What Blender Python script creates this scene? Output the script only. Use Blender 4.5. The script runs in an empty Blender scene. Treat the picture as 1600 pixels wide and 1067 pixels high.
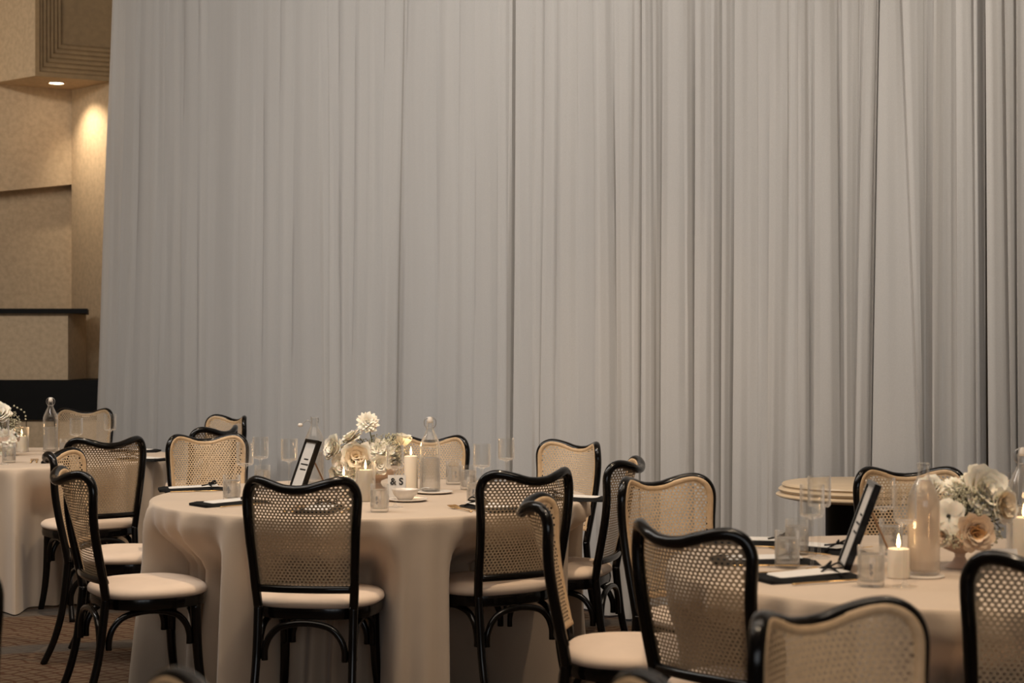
import bpy, bmesh, math, random
from mathutils import Vector, Matrix
import numpy as np
random.seed(7)
PI = math.pi
R = math.radians
sc = bpy.context.scene
COL = sc.collection
F, CX, HY, CH = 2570.0, 800.0, 541.0, 1.385      # focal length (pixels), principal column, horizon row, camera height

# ------------------------------------------------------------------ camera
cd = bpy.data.cameras.new('camera')
cam = bpy.data.objects.new('camera', cd)
COL.objects.link(cam)
cam.location = (0, 0, CH)
cam.rotation_euler = (R(90), 0, 0)
cd.sensor_width = 36.0
cd.lens = 36.0 * F / 1600.0
cd.shift_y = (HY - 533.5) / 1600.0
cd.clip_start = 0.05
cd.dof.use_dof = True
cd.dof.focus_distance = 7.6
cd.dof.aperture_fstop = 4.2
sc.camera = cam

# ------------------------------------------------------------------ world, exposure
w = bpy.data.worlds.new('world')
sc.world = w
w.use_nodes = True
w.node_tree.nodes['Background'].inputs[0].default_value = (0.5, 0.45, 0.4, 1)
w.node_tree.nodes['Background'].inputs[1].default_value = 0.02
vs = sc.view_settings
vs.view_transform = 'Standard'
vs.look = 'None'
vs.exposure = 0.0
vs.gamma = 1.0
vs.use_curve_mapping = False
sc.cycles.max_bounces = 10
sc.cycles.transmission_bounces = 10
sc.cycles.transparent_max_bounces = 12
sc.cycles.caustics_reflective = False
sc.cycles.caustics_refractive = False
sc.cycles.sample_clamp_indirect = 4.0

# ------------------------------------------------------------------ lights
def area(name, loc, size, power, col, target=None, sy=None, spread=180):
    d = bpy.data.lights.new(name, 'AREA')
    d.energy = power; d.color = col; d.size = size
    if sy: d.shape = 'RECTANGLE'; d.size_y = sy
    d.spread = R(spread)
    o = bpy.data.objects.new(name, d); COL.objects.link(o)
    o.location = loc
    if target is not None:
        o.rotation_euler = (Vector(target) - Vector(loc)).to_track_quat('-Z', 'Y').to_euler()
    return o
def spot(name, loc, target, power, col, angle, blend=0.6, rad=0.05):
    d = bpy.data.lights.new(name, 'SPOT')
    d.energy = power; d.color = col; d.spot_size = R(angle); d.spot_blend = blend; d.shadow_soft_size = rad
    o = bpy.data.objects.new(name, d); COL.objects.link(o)
    o.location = loc
    o.rotation_euler = (Vector(target) - Vector(loc)).to_track_quat('-Z', 'Y').to_euler()
    return o
WARM = (1.0, 0.76, 0.52)
NEUT = (1.0, 0.88, 0.76)
area('ceiling_ambient_fill', (-0.5, 4.4, 5.1), 7.0, 185, (1.0, 0.84, 0.68), (-0.5, 6.0, 0.8), 3.0)  # broad overhead panel added for the room's soft ambient light
area('curtain_wash_light', (-3.9, 6.6, 5.1), 7.0, 335, (1.0, 0.955, 0.905), (-1.9, 11.2, 1.9), 0.8)
spot('table_downlight', (0.1, 6.2, 5.1), (-0.6, 7.0, 0.7), 420, WARM, 62, 0.8, 0.05)
spot('table_downlight', (1.6, 4.2, 5.1), (1.15, 4.9, 0.7), 260, WARM, 60, 0.8, 0.05)
spot('table_downlight', (-2.3, 8.6, 5.1), (-2.7, 9.3, 0.7), 330, WARM, 62, 0.8, 0.05)
area('cool_fill_behind_curtain', (2.6, 13.6, 1.6), 8.0, 70, (0.72, 0.84, 1.0), (-1.5, 10.9, 1.2), 3.0)  # cool panel added behind the sheer to give its bluish tint
spot('soffit_downlight_lamp', (-4.036, 14.57, 3.70), (-3.45, 14.80, 2.35), 62, (1.0, 0.82, 0.6), 92, 1.0, 0.04)
spot('soffit_fill_light', (-6.2, 12.0, 3.3), (-4.4, 14.4, 4.1), 90, (1.0, 0.82, 0.6), 70, 1.0, 0.3)  # added spot, no fixture there; lifts the soffit's left face and underside
spot('front_downlight', (0.5, 2.1, 5.1), (0.7, 3.0, 0.9), 330, WARM, 60, 0.9, 0.05)
area('camera_side_fill', (0.6, -2.8, 1.9), 5.0, 68, (0.93, 0.96, 1.0), (0.0, 6.0, 1.0), 2.2)  # neutral fill added on the camera side to lift the chair backs
spot('curtain_end_light', (1.9, 2.9, 5.1), (2.35, 6.85, 2.5), 330, (1.0, 0.93, 0.84), 34, 1.0, 0.1)

# ------------------------------------------------------------------ materials
MATS = {}
def mat(name, col, rough=0.6, metal=0.0, trans=0.0, ior=1.45, emis=None, estr=0.0, coat=0.0, sheen=0.0, sss=0.0, spec=0.5):
    m = bpy.data.materials.new(name); m.use_nodes = True
    b = m.node_tree.nodes['Principled BSDF']
    b.inputs['Base Color'].default_value = (*col, 1)
    b.inputs['Roughness'].default_value = rough
    b.inputs['Metallic'].default_value = metal
    b.inputs['Transmission Weight'].default_value = trans
    b.inputs['IOR'].default_value = ior
    b.inputs['Coat Weight'].default_value = coat
    b.inputs['Sheen Weight'].default_value = sheen
    b.inputs['Specular IOR Level'].default_value = spec
    b.inputs['Subsurface Weight'].default_value = sss
    if sss: b.inputs['Subsurface Radius'].default_value = (0.02, 0.012, 0.008)
    if emis:
        b.inputs['Emission Color'].default_value = (*emis, 1)
        b.inputs['Emission Strength'].default_value = estr
    MATS[name] = m
    return m
def vary(m, scale, amt, bump=0.0, bscale=None, dims=(1, 1, 1), c2=None, detail=4):
    """noise variation of the base colour and an optional fine bump, in object space"""
    nt = m.node_tree; n = nt.nodes; l = nt.links
    b = n['Principled BSDF']
    tc = n.new('ShaderNodeTexCoord'); mp = n.new('ShaderNodeMapping'); mp.inputs['Scale'].default_value = dims
    l.new(tc.outputs['Object'], mp.inputs['Vector'])
    nz = n.new('ShaderNodeTexNoise'); nz.inputs['Scale'].default_value = scale; nz.inputs['Detail'].default_value = detail
    l.new(mp.outputs[0], nz.inputs['Vector'])
    c = tuple(b.inputs['Base Color'].default_value)[:3]
    mx = n.new('ShaderNodeMix'); mx.data_type = 'RGBA'
    lo = c2 if c2 else tuple(x * (1 - amt) for x in c)
    mx.inputs[6].default_value = (*lo, 1); mx.inputs[7].default_value = (*c, 1)
    rp = n.new('ShaderNodeValToRGB'); rp.color_ramp.elements[0].position = 0.35; rp.color_ramp.elements[1].position = 0.65
    l.new(nz.outputs[0], rp.inputs[0]); l.new(rp.outputs[0], mx.inputs[0]); l.new(mx.outputs[2], b.inputs['Base Color'])
    if bump:
        nb = n.new('ShaderNodeTexNoise'); nb.inputs['Scale'].default_value = bscale or scale * 5; nb.inputs['Detail'].default_value = 3
        l.new(mp.outputs[0], nb.inputs['Vector'])
        bp = n.new('ShaderNodeBump'); bp.inputs['Strength'].default_value = bump; bp.inputs['Distance'].default_value = 0.002
        l.new(nb.outputs[0], bp.inputs['Height']); l.new(bp.outputs[0], b.inputs['Normal'])
    return m
black = mat('black_lacquer', (0.0035, 0.003, 0.0028), 0.2, coat=0.25, spec=0.25)
vary(black, 9, 0.25)
cane = mat('woven_cane', (0.62, 0.455, 0.285), 0.5)
vary(cane, 210, 0.35, 0.5, 420)
cane_edge = mat('rattan_band', (0.57, 0.40, 0.235), 0.45)
vary(cane_edge, 60, 0.15, 0.3, 300)
cushion = mat('cream_cushion_fabric', (0.66, 0.525, 0.41), 0.9, sheen=0.2)
vary(cushion, 6, 0.1, 0.3, 500)
linen = mat('champagne_linen', (0.52, 0.415, 0.315), 0.85, sheen=0.3)
vary(linen, 2.5, 0.1, 0.35, 350)
def clear_material(name, tint, blend, refr=0.0, ior=1.33, body=None, bodyw=0.0):
    """thin clear wall: transparent, with a Fresnel-like reflection at grazing angles; optional refraction and cloudy body"""
    m = bpy.data.materials.new(name); m.use_nodes = True
    nt = m.node_tree; n = nt.nodes; l = nt.links
    n.remove(n['Principled BSDF']); out = n['Material Output']
    tr = n.new('ShaderNodeBsdfTransparent'); tr.inputs[0].default_value = (*tint, 1)
    gl = n.new('ShaderNodeBsdfGlossy'); gl.inputs['Roughness'].default_value = 0.04; gl.inputs['Color'].default_value = (1, 1, 1, 1)
    lw = n.new('ShaderNodeLayerWeight'); lw.inputs['Blend'].default_value = blend
    cur = tr.outputs[0]
    if refr:
        rf = n.new('ShaderNodeBsdfRefraction'); rf.inputs['IOR'].default_value = ior; rf.inputs['Roughness'].default_value = 0.0
        m1 = n.new('ShaderNodeMixShader'); m1.inputs[0].default_value = refr
        l.new(cur, m1.inputs[1]); l.new(rf.outputs[0], m1.inputs[2]); cur = m1.outputs[0]
    if body:
        df = n.new('ShaderNodeBsdfDiffuse'); df.inputs[0].default_value = (*body, 1)
        tl = n.new('ShaderNodeBsdfTranslucent'); tl.inputs[0].default_value = (*body, 1)
        m2 = n.new('ShaderNodeMixShader'); m2.inputs[0].default_value = 0.5
        l.new(df.outputs[0], m2.inputs[1]); l.new(tl.outputs[0], m2.inputs[2])
        m3 = n.new('ShaderNodeMixShader'); m3.inputs[0].default_value = bodyw
        l.new(cur, m3.inputs[1]); l.new(m2.outputs[0], m3.inputs[2]); cur = m3.outputs[0]
    mx = n.new('ShaderNodeMixShader')
    pw = n.new('ShaderNodeMath'); pw.operation = 'POWER'; pw.inputs[1].default_value = 1.8
    ma = n.new('ShaderNodeMath'); ma.operation = 'MULTIPLY_ADD'; ma.inputs[1].default_value = 0.9; ma.inputs[2].default_value = 0.035
    l.new(lw.outputs['Facing'], pw.inputs[0]); l.new(pw.outputs[0], ma.inputs[0]); l.new(ma.outputs[0], mx.inputs[0])
    sk = n.new('ShaderNodeBsdfTranslucent'); sk.inputs[0].default_value = (.95, .93, .9, 1)
    mg = n.new('ShaderNodeMixShader'); mg.inputs[0].default_value = 0.5
    l.new(gl.outputs[0], mg.inputs[1]); l.new(sk.outputs[0], mg.inputs[2]); gl = mg
    l.new(cur, mx.inputs[1]); l.new(gl.outputs[0], mx.inputs[2]); l.new(mx.outputs[0], out.inputs[0])
    return m
glass = clear_material('clear_glass', (0.98, 0.98, 0.975), 0.5)
water = clear_material('water', (0.98, 0.98, 0.98), 0.5, refr=0.35, body=(.9, .86, .80), bodyw=.13)
cloudy = clear_material('cloudy_peach_drink', (0.95, 0.88, 0.8), 0.5, body=(.94, .85, .77), bodyw=.36)
gold = mat('brushed_gold', (0.72, 0.47, 0.2), 0.28, metal=1.0); vary(gold, 30, 0.1)
napkin_m = mat('black_napkin_cotton', (0.008, 0.008, 0.008), 0.9, spec=0.2); vary(napkin_m, 30, 0.4, 0.3, 300)
paper = mat('white_menu_paper', (0.62, 0.60, 0.57), 0.7); vary(paper, 20, 0.05)
greymark = mat('grey_mark', (0.30, 0.29, 0.28), 0.8)
ink = mat('black_ink', (0.01, 0.01, 0.01), 0.6)
wax = mat('ivory_wax', (0.82, 0.72, 0.58), 0.5, sss=0.35); vary(wax, 12, 0.05)
flame_m = mat('candle_flame', (1, 0.7, 0.3), 0.5, emis=(1.0, 0.66, 0.28), estr=11.0)
lampm = mat('lamp_lens', (1, 1, 1), 0.5, emis=(1.0, 0.86, 0.66), estr=14.0)
wick_m = mat('wick', (0.02, 0.015, 0.01), 0.9)
ceramic = mat('white_porcelain', (0.70, 0.64, 0.57), 0.2); vary(ceramic, 5, 0.04)
peachcer = mat('blush_ceramic', (0.56, 0.42, 0.33), 0.45); vary(peachcer, 14, 0.12)
petal_w = mat('white_petal', (0.88, 0.83, 0.71), 0.7, sss=0.3); vary(petal_w, 30, 0.08)
petal_c = mat('cream_petal', (0.84, 0.70, 0.50), 0.7, sss=0.15); vary(petal_c, 30, 0.16)
petal_p = mat('peach_petal', (0.80, 0.62, 0.44), 0.7, sss=0.15); vary(petal_p, 25, 0.2)
heart_p = mat('apricot_heart_petal', (0.66, 0.38, 0.16), 0.7); vary(heart_p, 40, 0.3)
breath = mat('tiny_white_blossom', (0.66, 0.62, 0.44), 0.8); vary(breath, 60, 0.45)
green = mat('green_stem', (0.10, 0.13, 0.035), 0.6); vary(green, 30, 0.3)
darkgreen = mat('dark_leaf', (0.035, 0.04, 0.02), 0.6); vary(darkgreen, 30, 0.3)
tan = mat('tan_wood', (0.45, 0.24, 0.10), 0.5); vary(tan, 15, 0.25, dims=(1, 1, 8))
marble = mat('beige_laminate', (0.56, 0.44, 0.30), 0.35); vary(marble, 7, 0.12)
steel = mat('steel_wire', (0.5, 0.48, 0.45), 0.3, metal=1.0); vary(steel, 30, 0.1)
plaster = mat('beige_wallcovering', (0.56, 0.42, 0.27), 0.85); vary(plaster, 26, 0.17, 0.4, 60, detail=8)
plaster_d = mat('shaded_moulding_beige', (0.33, 0.215, 0.105), 0.7); vary(plaster_d, 18, 0.15, 0.3, 60)  # darker beige: shade on the moulded face is put into the colour
offwhite = mat('ceiling_paint', (0.55, 0.47, 0.38), 0.9); vary(offwhite, 3, 0.05)
wallpaint = mat('taupe_wall_paint', (0.36, 0.29, 0.22), 0.9); vary(wallpaint, 4, 0.1)
blackwood = mat('black_panel', (0.004, 0.0038, 0.0035), 0.6, spec=0.2); vary(blackwood, 12, 0.3)

# sheer curtain: diffuse + translucent with a fine woven thread
def curtain_material():
    m = bpy.data.materials.new('sheer_voile'); m.use_nodes = True
    nt = m.node_tree; n = nt.nodes; l = nt.links
    n.remove(n['Principled BSDF']); out = n['Material Output']
    tc = n.new('ShaderNodeTexCoord')
    mp = n.new('ShaderNodeMapping'); mp.inputs['Scale'].default_value = (14, 14, 0.5)
    l.new(tc.outputs['Object'], mp.inputs[0])
    nz = n.new('ShaderNodeTexNoise'); nz.inputs['Scale'].default_value = 1.0; nz.inputs['Detail'].default_value = 5
    l.new(mp.outputs[0], nz.inputs[0])
    mp2 = n.new('ShaderNodeMapping'); mp2.inputs['Scale'].default_value = (160, 160, 160)
    l.new(tc.outputs['Object'], mp2.inputs[0])
    nf = n.new('ShaderNodeTexNoise'); nf.inputs['Scale'].default_value = 1.0; nf.inputs['Detail'].default_value = 2
    l.new(mp2.outputs[0], nf.inputs[0])
    mx = n.new('ShaderNodeMix'); mx.data_type = 'RGBA'
    mx.inputs[6].default_value = (0.56, 0.535, 0.50, 1); mx.inputs[7].default_value = (0.70, 0.675, 0.64, 1)
    add = n.new('ShaderNodeMath'); add.operation = 'ADD'
    mul = n.new('ShaderNodeMath'); mul.operation = 'MULTIPLY'; mul.inputs[1].default_value = 0.5
    l.new(nz.outputs[0], add.inputs[0]); l.new(nf.outputs[0], add.inputs[1]); l.new(add.outputs[0], mul.inputs[0])
    l.new(mul.outputs[0], mx.inputs[0])
    df = n.new('ShaderNodeBsdfDiffuse'); tr = n.new('ShaderNodeBsdfTranslucent'); ms = n.new('ShaderNodeMixShader')
    ms.inputs[0].default_value = 0.28
    l.new(mx.outputs[2], df.inputs[0]); l.new(mx.outputs[2], tr.inputs[0])
    l.new(df.outputs[0], ms.inputs[1]); l.new(tr.outputs[0], ms.inputs[2]); l.new(ms.outputs[0], out.inputs[0])
    return m
voile = curtain_material()

def carpet_material():
    m = bpy.data.materials.new('patterned_carpet'); m.use_nodes = True
    nt = m.node_tree; n = nt.nodes; l = nt.links
    b = n['Principled BSDF']; b.inputs['Roughness'].default_value = 1.0; b.inputs['Specular IOR Level'].default_value = 0.1
    tc = n.new('ShaderNodeTexCoord')
    def wave(scale, rot, dist, dsc):
        mp = n.new('ShaderNodeMapping'); mp.inputs['Rotation'].default_value = (0, 0, R(rot))
        l.new(tc.outputs['Object'], mp.inputs[0])
        wv = n.new('ShaderNodeTexWave'); wv.inputs['Scale'].default_value = scale
        wv.inputs['Distortion'].default_value = dist; wv.inputs['Detail'].default_value = 4; wv.inputs['Detail Scale'].default_value = dsc
        l.new(mp.outputs[0], wv.inputs[0]); return wv
    w1 = wave(5.6, 48, 4.0, 1.6); w2 = wave(4.2, 128, 5.0, 1.4); w3 = wave(0.3, 76, 2.5, 0.8)
    def ramp(src, a, b_):
        r_ = n.new('ShaderNodeValToRGB'); r_.color_ramp.elements[0].position = a; r_.color_ramp.elements[1].position = b_
        l.new(src.outputs[0], r_.inputs[0]); return r_
    r1 = ramp(w1, 0.78, 0.95); r2 = ramp(w2, 0.82, 0.97); r3 = ramp(w3, 0.86, 0.95)
    nz = n.new('ShaderNodeTexNoise'); nz.inputs['Scale'].default_value = 3.0; nz.inputs['Detail'].default_value = 8
    l.new(tc.outputs['Object'], nz.inputs[0])
    base = n.new('ShaderNodeMix'); base.data_type = 'RGBA'
    base.inputs[6].default_value = (0.07, 0.047, 0.03, 1); base.inputs[7].default_value = (0.12, 0.083, 0.054, 1)
    l.new(nz.outputs[0], base.inputs[0])
    prev = base.outputs[2]
    for r_, c in ((r1, (0.045, 0.018, 0.01, 1)), (r2, (0.05, 0.022, 0.012, 1)), (r3, (0.07, 0.062, 0.054, 1))):
        mx = n.new('ShaderNodeMix'); mx.data_type = 'RGBA'
        mu = n.new('ShaderNodeMath'); mu.operation = 'MULTIPLY'; mu.inputs[1].default_value = 0.8
        l.new(r_.outputs[0], mu.inputs[0]); l.new(mu.outputs[0], mx.inputs[0])
        l.new(prev, mx.inputs[6]); mx.inputs[7].default_value = c; prev = mx.outputs[2]
    l.new(prev, b.inputs['Base Color'])
    nf = n.new('ShaderNodeTexNoise'); nf.inputs['Scale'].default_value = 260
    l.new(tc.outputs['Object'], nf.inputs[0])
    bp = n.new('ShaderNodeBump'); bp.inputs['Strength'].default_value = 0.5; bp.inputs['Distance'].default_value = 0.004
    l.new(nf.outputs[0], bp.inputs['Height']); l.new(bp.outputs[0], b.inputs['Normal'])
    return m
carpet = carpet_material()

# ------------------------------------------------------------------ mesh helpers
def tag(o, label=None, cat=None, group=None, kind=None):
    if label: o['label'] = label
    if cat: o['category'] = cat
    if group: o['group'] = group
    if kind: o['kind'] = kind
    return o
def empty(name, loc=(0, 0, 0), rz=0.0):
    o = bpy.data.objects.new(name, None); COL.objects.link(o)
    o.empty_display_size = 0.1
    o.location = loc; o.rotation_euler = (0, 0, rz)
    return o
class MB:
    def __init__(s): s.v = []; s.f = []; s.mi = []
    def add(s, vs_, fs, mi=0):
        k = len(s.v); s.v += [tuple(p) for p in vs_]; s.f += [tuple(i + k for i in f) for f in fs]; s.mi += [mi] * len(fs)
    def box(s, c, d, mi=0, M=None):
        x, y, z = (d[0] / 2, d[1] / 2, d[2] / 2)
        vs_ = [Vector((a * x, b * y, e * z)) for a in (-1, 1) for b in (-1, 1) for e in (-1, 1)]
        if M is not None: vs_ = [M @ p for p in vs_]
        vs_ = [p + Vector(c) for p in vs_]
        s.add(vs_, [(0, 1, 3, 2), (4, 6, 7, 5), (0, 4, 5, 1), (2, 3, 7, 6), (0, 2, 6, 4), (1, 5, 7, 3)], mi)
    def prism(s, poly, z0, z1, mi=0, zb=None):
        n = len(poly); zb = zb or [z0] * n
        vs_ = [(p[0], p[1], zb[i]) for i, p in enumerate(poly)] + [(p[0], p[1], z1) for p in poly]
        fs = [tuple(range(n))[::-1], tuple(range(n, 2 * n))] + [(i, (i + 1) % n, n + (i + 1) % n, n + i) for i in range(n)]
        s.add(vs_, fs, mi)
    def lathe(s, prof, n=24, c=(0, 0, 0), mi=0, close=True):
        vs_ = []; fs = []; m = len(prof)
        for i in range(n):
            a = 2 * PI * i / n
            for r_, z in prof: vs_.append((c[0] + r_ * math.cos(a), c[1] + r_ * math.sin(a), c[2] + z))
        for i in range(n):
            j = (i + 1) % n
            for k in range(m - 1):
                fs.append((i * m + k, j * m + k, j * m + k + 1, i * m + k + 1))
        s.add(vs_, fs, mi)
    def tube(s, pts, rad, n=10, mi=0, flat=None, cap=True):
        pts = [Vector(p) for p in pts]; m = len(pts)
        rads = rad if isinstance(rad, (list, tuple)) else [rad] * m
        T = [(pts[min(i + 1, m - 1)] - pts[max(i - 1, 0)]).normalized() for i in range(m)]
        ref = Vector((0, 0, 1)) if abs(T[0].z) < 0.9 else Vector((0, 1, 0))
        U = (ref - T[0] * ref.dot(T[0])).normalized()
        vs_ = []; fs = []
        for i in range(m):
            U = (U - T[i] * U.dot(T[i])).normalized(); W = T[i].cross(U)
            fu, fw = flat if flat else (1, 1)
            for k in range(n):
                a = 2 * PI * k / n
                vs_.append(pts[i] + (U * math.cos(a) * fu + W * math.sin(a) * fw) * rads[i])
        for i in range(m - 1):
            for k in range(n):
                fs.append((i * n + k, i * n + (k + 1) % n, (i + 1) * n + (k + 1) % n, (i + 1) * n + k))
        if cap: fs += [tuple(range(n))[::-1], tuple((m - 1) * n + k for k in range(n))]
        s.add(vs_, fs, mi)
    def ball(s, c, r_, n=6, m=4, mi=0, sc_=(1, 1, 1)):
        prof = [(math.sin(PI * k / m) * r_, -math.cos(PI * k / m) * r_) for k in range(m + 1)]
        k0 = len(s.v)
        s.lathe(prof, n, (0, 0, 0), mi)
        for i in range(k0, len(s.v)):
            p = s.v[i]; s.v[i] = (c[0] + p[0] * sc_[0], c[1] + p[1] * sc_[1], c[2] + p[2] * sc_[2])
    def mesh(s, name, mats, smooth=True, weld=False, auto=None):
        me = bpy.data.meshes.new(name); me.from_pydata(s.v, [], s.f)
        if not isinstance(mats, (list, tuple)): mats = [mats]
        for m_ in mats: me.materials.append(m_)
        if len(mats) > 1: me.polygons.foreach_set('material_index', s.mi)
        if weld:
            bm = bmesh.new(); bm.from_mesh(me); bmesh.ops.remove_doubles(bm, verts=bm.verts, dist=1e-5)
            bmesh.ops.recalc_face_normals(bm, faces=bm.faces); bm.to_mesh(me); bm.free()
        if smooth: me.polygons.foreach_set('use_smooth', [True] * len(me.polygons))
        if auto: me.set_sharp_from_angle(angle=R(auto))
        me.update(); return me
    def build(s, name, mats, parent=None, smooth=True, weld=True, auto=35, loc=None):
        o = bpy.data.objects.new(name, s.mesh(name, mats, smooth, weld, auto)); COL.objects.link(o)
        if parent: o.parent = parent
        if loc: o.location = loc
        return o
def crom(pts, n=6, closed=False):
    pts = [Vector(p) for p in pts]; m = len(pts); out = []
    for i in range(m - 1):
        p0 = pts[max(i - 1, 0)]; p1 = pts[i]; p2 = pts[i + 1]; p3 = pts[min(i + 2, m - 1)]
        for k in range(n):
            t = k / n
            out.append(0.5 * ((2 * p1) + (p2 - p0) * t + (2 * p0 - 5 * p1 + 4 * p2 - p3) * t * t + (3 * p1 - p0 - 3 * p2 + p3) * t ** 3))
    out.append(pts[-1]); return out
def smooth01(t):
    t = max(0.0, min(1.0, t)); return t * t * (3 - 2 * t)
def children(o): return list(o.children)
def copy_tree(o, parent=None):
    kids = children(o)
    c = o.copy(); COL.objects.link(c); c.parent = parent
    for ch in kids: copy_tree(ch, c)
    return c
def on_table(px, py, z=0.75):
    """the point of the table plane that the photo shows at this pixel"""
    Z = F * (CH - z) / (py - HY)
    return ((px - CX) / F * Z, Z)
def pt(px, py, Z): return Vector(((px - CX) / F * Z, Z, CH - (py - HY) / F * Z))

# ------------------------------------------------------------------ room shell
def slab(name, lo, hi, m):
    b = MB(); b.box([(a + c) / 2 for a, c in zip(lo, hi)], [c - a for a, c in zip(lo, hi)])
    return tag(b.build(name, m, smooth=False), kind='structure')
slab('floor', (-7.2, -3.2, -0.1), (5.2, 16.2, 0), carpet)
slab('ceiling', (-7.2, -3.2, 5.2), (5.2, 16.2, 5.3), offwhite)
slab('wall_back', (-7.2, 16.0, 0), (5.2, 16.2, 5.2), wallpaint)
slab('wall_right', (5.0, -3.2, 0), (5.2, 16.0, 5.2), wallpaint)
slab('wall_left', (-7.2, -3.2, 0), (-7.0, 16.0, 5.2), wallpaint)
slab('wall_front', (-7.0, -3.2, 0), (5.0, -3.0, 5.2), wallpaint)

# beige soffit and column
HS = 3.72
A = Vector((-4.117, 14.2)); D = Vector((-4.016, 15.0)); E = Vector((-3.572, 14.57))
dAB = Vector((-0.78, 0.625)); tAF = Vector((0.884, 0.468)); dDC = Vector((-0.866, -0.5)); dDE = (E - D).normalized()
def sp(a, b): return A + tAF * a + dAB * b
b = MB()
p0 = sp(0, .2); p1 = sp(1.6, .2); Bp = A + dAB * 0.512; C0 = D + dDC * 0.64
b.prism([p0, p1, (-2.6, 15.9), (-4.9, 15.9), (-4.655, 14.63)], HS, 5.2)
soffit = tag(b.build('wall_soffit', plaster, smooth=False), kind='structure')
wv = 0.046
for i in range(7):
    b = MB(); a0 = i * wv; bb = 0.024 * i; vs_ = []
    prof = [(0, .20), (0, bb + .016)] + [(wv * k / 6, bb + .016 - .016 * math.sin(PI * min(1, k / 6 * .9 + .1))) for k in range(1, 6)] + [(wv, bb + .022), (wv, .20)]
    if i == 0: prof = [(0, .20), (0, 0), (wv * .8, 0), (wv, .012), (wv, .20)]
    for w_, b_ in prof:
        a_ = a0 + w_
        for q in ((a_, 5.2), (a_, HS + a_), (1.6, HS + a_)):
            p = sp(q[0], b_); vs_.append((p.x, p.y, q[1]))
    m_ = len(prof)
    fs = [(k * 3 + r_, k * 3 + r_ + 1, k * 3 + r_ + 4, k * 3 + r_ + 3) for k in range(m_ - 1) for r_ in range(2)]
    b.add(vs_, fs)
    if i == 0: b.mi[0] = b.mi[1] = 1
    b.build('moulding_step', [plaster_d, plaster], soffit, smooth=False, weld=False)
# recessed back panel of the moulded opening
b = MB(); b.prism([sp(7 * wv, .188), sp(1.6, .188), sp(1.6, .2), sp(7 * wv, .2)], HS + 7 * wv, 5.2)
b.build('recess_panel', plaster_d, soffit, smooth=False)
# column face D-E
b = MB(); nE = E + dDE * 1.2
b.prism([D, nE, nE + Vector((.9, .9)), D + Vector((-.2, .9))], 0, HS)
tag(b.build('wall_column', plaster, smooth=False), kind='structure')
# upper wall with the raking lower edge, niche behind it
back = Vector((-0.5, 0.866)) * 0.16
C1 = D + dDC * 3.0
b = MB(); b.prism([C1, D, D + back, C1 + back], 2.6, 5.2, zb=[2.42, 2.862, 2.862, 2.42])
tag(b.build('wall_upper', plaster, smooth=False), kind='structure')
b = MB(); b.prism([C1 + back, D + back - dDC * .3, D + back * 2 - dDC * .3, C1 + back * 2], 0, HS)
tag(b.build('wall_niche', plaster, smooth=False), kind='structure')
# downlight in the soffit
dl = tag(empty('ceiling_downlight', (-4.036, 14.57, HS)), 'small round recessed downlight glowing under the beige soffit', 'downlight')
b = MB(); b.lathe([(0.082, 0.004), (0.085, -0.006), (0.066, -0.009), (0.062, 0.004)], 28); b.build('trim_ring', plaster, dl)
b = MB(); b.lathe([(0.0001, -0.003), (0.062, -0.003)], 28); b.build('lens', lampm, dl)

# ledge: half-height wall with black cap, black band and beige panels below
b = MB(); b.prism([(-6.9, 14.0), (-3.78, 14.0), (-3.78, 14.6), (-6.9, 14.6)], 1.10, 1.665)
lw = tag(b.build('wall_ledge', plaster, smooth=False), kind='structure')
b = MB(); b.prism([(-6.9, 13.95), (-3.60, 13.95), (-3.76, 14.62), (-6.9, 14.62)], 1.665, 1.705)
tag(b.build('trim_1', blackwood, smooth=False), kind='structure')
b = MB(); b.prism([(-6.9, 13.85), (-2.9, 13.85), (-2.9, 14.6), (-6.9, 14.6)], 0.765, 1.10)
tag(b.build('trim_2', blackwood, smooth=False), kind='structure')
x = -6.9
for x0, x1 in ((-6.9, -5.35), (-5.342, -4.102), (-4.094, -2.9)):
    b = MB(); b.box(((x0 + x1) / 2, 14.05, .3825), (x1 - x0, .34, .765)); b.build('panel', plaster, lw, smooth=False)

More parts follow.
